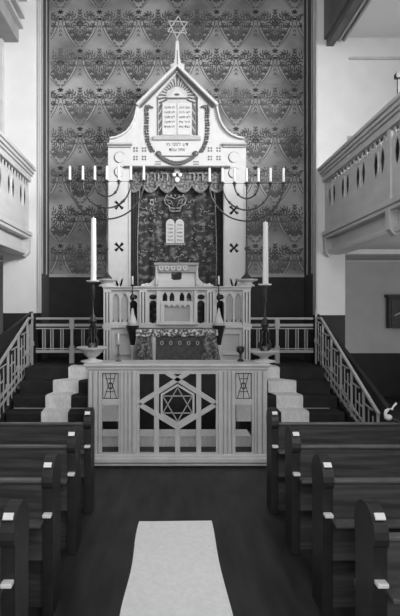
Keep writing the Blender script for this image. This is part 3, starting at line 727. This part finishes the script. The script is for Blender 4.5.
# ------------------------------------------------------------------ seven-branched candelabra
def candelabrum(cx, yb, sx, label):
    Y = PY+.06; X, _ = P(cx, 0, Y); k = Y/F; zb = P(0, 286.2, PY)[1]
    top = P(0, 182.5+yb, Y)[1]
    r = thing('seven_branched_candelabrum', label, 'candelabrum', (X, Y, zb), 'seven-branched candelabra on the parapet')
    b = MB(); b.lathe(X, Y, [(.15, zb), (.13, zb+.03), (.10, zb+.05), (.11, zb+.075), (.19, zb+.10), (.20, zb+.125), (.06, zb+.13)], 24); b.build('pedestal', 'white_paint', r, smooth=False)
    b = MB(); z0 = zb+.13
    b.lathe(X, Y, [(.10, z0), (.095, z0+.02), (.04, z0+.08), (.022, z0+.13), (.018, z0+.5), (.034, z0+.53), (.034, z0+.55), (.016, z0+.58), (.013, top-.66), (.022, top-.645), (.012, top-.62), (.012, top-.28), (.02, top-.265), (.011, top-.25), (.011, top)], 14); b.build('stem', 'brass', r, smooth=True)
    for rx, ry in ((37*k, 36.5*k), (24*k, 25.5*k), (12*k, 14*k)):
        b = MB(); b.tube([(X+rx*math.cos(PI+a), Y, top+ry*math.sin(PI+a)) for a in [PI*i/32 for i in range(33)]], .0145, 8)
        for a in (PI*.25, PI*.75): b.ball((X+rx*math.cos(PI+a), Y, top+ry*math.sin(PI+a)), .026, n=8)
        b.build('branch', 'brass', r, smooth=True)
    b = MB(); b.tube([(X-37*k, Y, top+.02), (X+37*k, Y, top+.02)], .004, 6); b.build('cross_wire', 'brass', r)
    for d in (-37, -24, -12, 0, 12, 24, 37):
        x = X+d*k
        b = MB(); b.lathe(x, Y, [(.012, top-.04), (.028, top-.02), (.016, top-.005), (.045, top+.012), (.048, top+.02), (.022, top+.025), (.024, top+.05)], 12)
        cu = b.build('candle_cup', 'brass', r, smooth=True)
        b = MB(); b.lathe(x, Y, [(.024, top+.045), (.022, top+.28), (.014, top+.29)], 10); b.tube([(x, Y, top+.28), (x, Y, top+.305)], .004, 5)
        side = 'left' if cx < 177 else 'right'
        pos = {-37: 'leftmost short candle', -24: 'second short candle from the left', -12: 'third short candle from the left', 0: 'middle short candle', 12: 'third short candle from the right', 24: 'second short candle from the right', 37: 'rightmost short candle'}[d]
        tag(b.build('candle', 'wax', origin=(x, Y, top+.045)), pos+' on the '+side+' seven-branched candelabrum', 'candle', 'short candles on the '+side+' candelabrum')
    return r
candelabrum(106.8, 0, 0, 'brass seven-branched candelabrum holding seven candles, left of the ark')
candelabrum(246.5, 2, 0, 'brass seven-branched candelabrum holding seven candles, right of the ark')
# torch stands before the parapet
for cx, lb in ((132.5, 'slender candle stand with dark funnel before the parapet, left of the cloth-covered table'), (218.8, 'slender candle stand with dark funnel before the parapet, right of the cloth-covered table')):
    Y = 9.12; X, _ = P(cx, 0, Y); z = lambda y: P(0, y, Y)[1]
    r = thing('candle_stand', lb, 'candle stand', (X, Y, PLZ), 'candle stands before the parapet')
    b = MB(); b.lathe(X, Y, [(.09, PLZ), (.085, PLZ+.03), (.03, PLZ+.06), (.022, z(352)), (.035, z(348)), (.04, z(345))], 12); b.build('foot', 'white_paint', r, smooth=True)
    b = MB(); b.lathe(X, Y, [(.04, z(345)), (.07, z(335)), (.11, z(327)), (.115, z(325.5))], 8); b.build('funnel', 'dark_metal', r)
    b = MB(); b.lathe(X, Y, [(.10, z(325.5)), (.075, z(321)), (.035, z(315)), (.012, z(308))], 12); b.build('cone', 'white_paint', r, smooth=True)
    b = MB(); b.lathe(X, Y, [(.008, z(308)), (.008, z(301)), (.04, z(299)), (.045, z(297)), (.03, z(295)), (.01, z(293)), (.008, z(287)), (.03, z(285.5)), (.03, z(284.5))], 12); b.build('stem', 'dark_metal', r, smooth=True)
    b = MB(); b.lathe(X, Y, [(.018, z(284.5)), (.017, z(277)), (.008, z(276))], 10); tag(b.build('candle', 'wax', origin=(X, Y, z(284.5)), smooth=True), 'tiny white candle on the slender stand '+('left' if cx < 177 else 'right')+' of the cloth-covered table', 'candle', 'candles on the slender stands')
# ------------------------------------------------------------------ reader's table with dark cloth
TY = 8.78; TZ = 1.64
r = thing('reading_table', 'small table under patterned cloth with dark scalloped front, before the parapet', 'table', (P(177, 0, TY)[0], 9.0, PLZ))
px = lambda x: P(x, 0, TY)[0]
zz = lambda y: P(0, y, TY)[1]
b = MB(); b.box(px(137), px(217), TY, 9.0, zz(333.5), zz(331)); b.build('tabletop', 'white_paint', r, bevel=.006)
for x in (153.5, 206):
    b = MB(); b.lathe(px(x), TY+.05, [(.06, PLZ), (.045, PLZ+.06), (.03, PLZ+.12), (.04, zz(345)), (.05, zz(340)), (.055, zz(333.5))], 12); b.build('leg', 'cream_paint', r, smooth=True)
for x in (141, 213):
    b = MB(); b.box(px(x)-.03, px(x)+.03, 8.93, 8.98, PLZ, zz(333.5)); b.build('leg', 'cream_paint', r)
b = MB(); b.box(px(155), px(204.5), TY+.06, TY+.08, PLZ, zz(333.5)); b.build('front_panel', 'border', r)
b = MB(); lp = [(px(153), zz(334)), (px(206.5), zz(334))]
n = 6
bt = []
for i in range(n):
    x0 = 206.5-53.5*i/n; x1 = 206.5-53.5*(i+1)/n
    for t in (0, .25, .5, .75): bt.append((px(x0+(x1-x0)*t), zz(339.5+3.2*math.sin(PI*t))))
bt.append((px(153), zz(339.5)))
b.shape([lp+bt], TY+.02, TY+.035); 
b.build('scalloped_apron', 'border', r)
b = MB()
for i in range(n-1): X = px(206.5-53.5*(i+1)/n); b.shape([ell(X, zz(343), .03, .035, 10), ell(X, zz(343), .017, .02, 10)], TY+.01, TY+.02)
b.build('apron_rings', 'panel_paint', r)
# lace cloth over the top with bunches at both sides
b = MB(); nx, ny = 50, 8; vs = []
for j in range(ny+1):
    for i in range(nx+1):
        t = i/nx; u = j/ny; X = px(136)+(px(218)-px(136))*t; Yy = TY-.025+.25*u
        z = zz(331)+.012+.018*abs(math.sin(t*23+u*5))*(1 if .12 < t < .88 else .5)
        if j == 0: z = zz(336)+.01*math.sin(t*40)
        vs.append((X, Yy if j else TY-.03, z))
b.add(vs, [(j*(nx+1)+i, j*(nx+1)+i+1, (j+1)*(nx+1)+i+1, (j+1)*(nx+1)+i) for j in range(ny) for i in range(nx)])
b.build('tablecloth', 'lace', r, smooth=True)
for s in (-1, 1):
    q = lambda x: 177+s*(177-x)
    b = MB(); n = 14; vs = []
    for dy in (0, .015):
        for j in range(n+1):
            u = j/n; y = 333+33.5*u; xo = 138-6*u**1.2; xi = 151.5-1.5*math.sin(u*5)
            for i in range(11):
                t = i/10; x = xo+(xi-xo)*t; X, Z = P(q(x), y, TY)
                vs.append((X, TY-.02+.03*math.sin(t*13+u*2)*u+dy, max(Z, PLZ+.003)))
    fs = []
    for o_ in (0, (n+1)*11):
        for j in range(n):
            for i in range(10): k = o_+j*11+i; fs.append((k, k+1, k+12, k+11))
    b.add(vs, fs); b.build('side_drape', 'lace_dark' if 'lace_dark' in M else 'valance', r, smooth=True)
# ------------------------------------------------------------------ lattice desk (bimah)
BY = 6.7
r = thing('lattice_desk', 'long grey lattice-fronted desk with six-pointed star between the pews', 'desk', (P(179, 0, BY)[0], BY+.2, 0))
zt = P(0, 366.5, BY)[1]
b = MB(); a = P(83.5, 0, BY)[0]; c = P(270.5, 0, BY)[0]; b.box(a, c, BY-.04, BY+.5, zt, zt+.035); b.box(a+.03, c-.03, BY-.02, BY+.48, zt-.04, zt); b.build('desk_top', 'desk_paint', r, bevel=.008)
loops = [rect(88, 267, 369, 456)]
for sx in (0, 1):
    q = (lambda x: x) if not sx else (lambda x: 354-x)
    loops.append(rect(min(q(102), q(118.5)), max(q(102), q(118.5)), 373, 399)); loops.append(rect(min(q(102), q(118.5)), max(q(102), q(118.5)), 404.5, 453))
loops.append(rect(139.5, 216, 374, 453))
b = MB(); b.px(loops, BY, .05); b.build('front_frame', 'desk_paint', r, bevel=.005)
# central strapwork
b = MB()
def pb(x0, y0, x1, y1, wd, Y=BY-.005, dp=.045):
    p_ = P(x0, y0, BY); q_ = P(x1, y1, BY); b.bar((p_[0], Y+dp/2, p_[1]), (q_[0], Y+dp/2, q_[1]), wd*BY/F, dp)
pb(156.5, 373.5, 156.5, 453.5, 5); pb(198.7, 373.5, 198.7, 453.5, 5); pb(177.6, 426, 177.6, 453.5, 5)
b.build('vertical_strap', 'desk_paint', r, bevel=.004)
b = MB()
pb(166.5, 372.5, 216.5, 404, 4.6, BY-.012); pb(188.5, 372.5, 138.7, 404, 4.6, BY-.012); pb(138.7, 404, 177.6, 427.3, 4.6, BY-.012); pb(216.5, 404, 177.6, 427.3, 4.6, BY-.012)
b.build('diagonal_strap', 'desk_paint', r, bevel=.004)
b = MB(); hx = [(177.6+19.5*math.sin(i*PI/3), 404.5-20.5*math.cos(i*PI/3)) for i in range(6)]; hi_ = [(177.6+17.3*math.sin(i*PI/3), 404.5-18.2*math.cos(i*PI/3)) for i in range(6)]
b.px([hx, hi_], BY-.018, .05); b.build('hexagon_frame', 'white_paint', r, bevel=.003)
b = MB(); star(b, 177.6, 404.5, 17, BY+.02, .013, .012); b.build('star', 'panel_paint', r)
# pilasters
for xs in ((88.5, 92), (93.2, 97.5), (98.3, 100.5), (120.3, 123), (124.2, 127), (128.2, 131), (132.2, 136.5)):
    for sx in (0, 1):
        q = (lambda x: x) if not sx else (lambda x: 355-x)
        b = MB(); b.pbox(q(xs[0]), q(xs[1]), 371, 455, BY-.035, BY); b.build('fluted_pilaster', 'desk_paint', r, bevel=.006)
b = MB(); b.pbox(87, 268, 454.5, 458, BY-.05, BY+.06); b.pbox(86, 269, 458, 463.5, BY-.08, BY+.06); b.pbox(87, 268, 463.5, 466.4, BY-.05, BY+.06); b.build('plinth', 'desk_paint', r, bevel=.015)
for x in (87.5, 265.5):
    b = MB(); X = P(x, 0, BY)[0]; b.box(X, X+.03, BY+.05, BY+.46, 0.0, zt-.04); b.build('side_panel', 'desk_paint', r)
for sx in (0, 1):
    q = (lambda x: x) if not sx else (lambda x: 354-x)
    b = MB(); b.pbox(q(101.5), q(119), 372.5, 399.5, BY+.03, BY+.036); g = b.build('glass_pane', 'leaded', r)
    b = MB(); p0 = (q(101.8), 373); 
    def ld(x0, y0, x1, y1):
        p_ = P(q(x0), y0, BY); q_ = P(q(x1), y1, BY); b.bar((p_[0], BY+.028, p_[1]), (q_[0], BY+.028, q_[1]), .008, .01)
    ld(102, 373.6, 118.5, 373.6); ld(102, 398.6, 118.5, 398.6)
    ld(102.6, 373, 102.6, 399); ld(117.9, 373, 117.9, 399); ld(110.2, 373, 110.2, 399); ld(105, 373, 108, 386); ld(115.5, 373, 112.4, 386); ld(108, 386, 104, 399); ld(112.4, 386, 116.5, 399); ld(105.5, 392, 115, 392); ld(105.5, 379, 115, 379)
    c_ = P(q(110.2), 386, BY); b.shape([ell(c_[0], c_[1], .035, .045, 12), ell(c_[0], c_[1], .022, .03, 12)], BY+.02, BY+.03)
    b.build('leading', 'dark_metal', g)
# bowls with tall candlesticks
def bowl(cx, yr, ctop, cb, label, label2, label3):
    Y = 6.93; X = P(cx, 0, Y)[0]; z0 = zt+.035; z = lambda y: P(0, y, Y)[1]; rim = z(yr)
    r = thing('bowl_stand', label, 'bowl', (X, Y, z0), 'footed bowls on the lattice desk')
    b = MB(); b.lathe(X, Y, [(.15, z0), (.14, z0+.02), (.06, z0+.035), (.05, z0+.06)], 24); b.build('foot', 'desk_paint', r, smooth=True)
    b = MB(); b.lathe(X, Y, [(.05, z0+.06), (.09, z0+.085), (.14, rim-.05), (.155, rim-.03), (.195, rim-.02), (.20, rim), (.19, rim+.004), (.12, rim-.012), (.01, rim-.012)], 32); b.build('basin', 'cream_paint', r, smooth=False)
    # candlestick
    xs = X+.012
    c = thing('tall_candlestick', label2, 'candlestick', (xs, Y, rim-.01), 'tall dark candlesticks standing in the bowls')
    zs = z(cb); d = zs-rim; rb = rim-.012
    b = MB(); b.lathe(xs, Y, [(.065, rb), (.06, rb+.02), (.045, rb+.05), (.02, rb+.07)], 16); b.build('foot', 'gold_relief', c, smooth=True)
    b = MB()
    for i in range(4):
        a = i*PI/2+PI/4
        b.tube([(xs+math.cos(a)*rr, Y+math.sin(a)*rr, rb+h) for rr, h in ((.03, .04), (.08, .03), (.095, .08), (.07, .13), (.045, .17), (.07, .21), (.06, .25), (.02, .27))], .011, 6)
    b.build('scroll', 'dark_metal', c, smooth=True)
    b = MB(); b.lathe(xs, Y, [(.018, rb+.05), (.018, rb+.25), (.05, rb+.28), (.03, rb+.31), (.055, rb+.34), (.055, rb+.355), (.03, rb+.38), (.035, rb+.42), (.015, rb+.44), (.011, rb+.62), (.02, rb+.66), (.03, zs-.06), (.02, zs-.035), (.05, zs-.01)], 14); b.build('stem', 'dark_metal', c, smooth=True)
    b = MB(); b.lathe(xs, Y, [(.05, zs-.012), (.085, zs), (.088, zs+.014), (.04, zs+.012)], 20); b.build('drip_pan', 'enamel', c, smooth=False)
    b = MB(); zt_ = z(ctop); b.lathe(xs+.008, Y, [(.038, zs+.01), (.036, (zs+zt_)/2), (.032, zt_-.01), (.02, zt_)], 14); b.tube([(xs+.008, Y, zt_-.01), (xs+.008, Y, zt_+.02)], .004, 5); tag(b.build('tall_candle', 'wax', origin=(xs, Y, zs+.01)), label3, 'candle', 'tall white candles')
bowl(92, 347, 218, 281.5, 'pale footed bowl on the left end of the lattice desk', 'tall dark candlestick standing in the left bowl on the desk', 'tall white candle in the candlestick left of the ark')
bowl(264, 350.5, 222, 285, 'pale footed bowl on the right end of the lattice desk', 'tall dark candlestick standing in the right bowl on the desk', 'tall white candle in the candlestick right of the ark')
X, Z = P(118.4, 0, 7.0)[0], zt+.035
r = thing('small_candlestick', 'small turned candlestick on the desk top beside the left bowl', 'candlestick', (X, 7.0, Z))
b = MB(); b.lathe(X, 7.0, [(.04, Z), (.035, Z+.015), (.012, Z+.03), (.012, Z+.08), (.025, Z+.1), (.012, Z+.12), (.01, Z+.2), (.024, Z+.21), (.024, Z+.22)], 12); b.build('stem', 'gold_relief', r, smooth=True)
b = MB(); b.lathe(X, 7.0, [(.012, Z+.22), (.011, Z+.36), (.006, Z+.37)], 10); tag(b.build('candle', 'wax', origin=(X, 7.0, Z+.22), smooth=True), 'thin white candle in the small turned candlestick on the desk', 'candle')
X = P(240.5, 0, 7.0)[0]
b = MB(); b.lathe(X, 7.0, [(.045, Z), (.04, Z+.02), (.015, Z+.04), (.015, Z+.10), (.05, Z+.13), (.055, Z+.18), (.03, Z+.2)], 12); tag(b.build('small_cup', 'dark_metal', origin=(X, 7.0, Z), smooth=True), 'small dark footed cup on the desk top beside the right bowl', 'cup')
# ------------------------------------------------------------------ pews
def end_profile(y0):
    pr = [(y0-.01, 0.0), (y0-.01, .84)]
    for i in range(0, 15):
        a = PI*1.08-PI*1.16*i/14; pr.append((y0+.11+.145*math.cos(a), .875+.14*math.sin(a)))
    pr += [(y0+.235, .80), (y0+.23, 0.0)]
    return pr
def pew(y0, xi, xo, label, group):
    # xi = end at the aisle, xo = far end
    s = 1 if xo > xi else -1
    r = thing('pew', label, 'pew', (xi, y0+.2, 0), group)
    b = MB(); b.shape([end_profile(y0)], xi, xi+s*.07, 'YZ'); e = b.build('end_panel', 'pew_end', r, bevel=.012)
    b = MB(); b.add([(xi+s*(.01+.05*u), y0-.016+.026*v-.006*w_, .966+.024*v+.006*w_) for w_ in (0, 1) for v in (0, 1) for u in (0, 1)],
            [(0, 1, 3, 2), (4, 5, 7, 6), (0, 1, 5, 4), (2, 3, 7, 6), (0, 2, 6, 4), (1, 3, 7, 5)]); b.build('edge_highlight', 'enamel', e)  # white plate painted in for the highlight on the panel's rounded top
    b = MB(); b.box(xi+s*.005, xi+s*.06, y0-.06, y0-.008, .655, .677); b.build('shelf_bracket', 'enamel', e, bevel=.005)  # bracket coloured white to paint the highlight at the shelf end
    b = MB(); b.box(xi+s*.06, xo, y0, y0+.03, .36, .865); b.build('backrest', 'pew_wood', r)
    b = MB(); b.box(xi+s*.06, xo, y0-.015, y0+.045, .865, .885); b.build('top_rail', 'pew_edge', r, bevel=.005)
    b = MB(); b.box(xi+s*.06, xo, y0-.11, y0, .61, .63); b.build('book_shelf', 'pew_edge', r, bevel=.004)
    b = MB(); b.box(xi+s*.06, xo, y0+.03, y0+.43, .42, .455); b.build('seat', 'pew_wood', r, bevel=.006)
    b = MB(); b.box(xi+s*.06, xo, y0+.10, y0+.12, 0.0, .42); b.build('seat_riser', 'pew_wood', r)
    b = MB(); b.shape([end_profile(y0)], xo-s*.06, xo, 'YZ'); b.build('end_panel', 'pew_wood', r, bevel=.012)
names = ['fourth row', 'third row', 'second row', 'nearest row']
LY = [5.15, 4.30, 3.45, 2.60]
wh = ['farthest from the camera, next to the lattice desk', 'third from the camera', 'second from the camera', 'nearest the camera']
for i, y0 in enumerate(LY):
    pew(y0, -.745, -4.6, 'dark wooden pew left of the aisle, '+wh[i], 'dark wooden pews left of the aisle')
    pew(y0, 1.0, 4.9, 'dark wooden pew right of the aisle, '+wh[i], 'dark wooden pews right of the aisle')
# bright lamp bracket on the right-hand pew
Y = 5.17; r = thing('pew_lamp', 'bright curved lamp bracket on the fourth pew at the right edge', 'lamp', (P(402, 0, Y)[0], Y, .885))
pt = lambda x, y: (P(x, y, Y)[0], Y, P(x, y, Y)[1])
b = MB(); b.tube([pt(404, 425.5), pt(402, 423), pt(397, 421.5), pt(392, 419.5), pt(389, 418)], .012, 8); b.build('arm', 'brass', r, smooth=True)
b = MB(); b.tube([pt(389.5, 418), pt(386.5, 417), pt(385.3, 413.5), pt(386.3, 411), pt(389, 409)], [.03, .026, .016, .018, .012], 10); b.ball(pt(389, 417.5), .03); b.build('reflector', 'glass_shade', r, smooth=True)
b = MB(); b.ball(pt(392, 409), .014); b.tube([pt(389, 409), pt(392, 409), pt(393.5, 406.5), pt(396.5, 403)], [.006, .006, .01, .012], 8); b.build('burner', 'glass_shade', r, smooth=True)
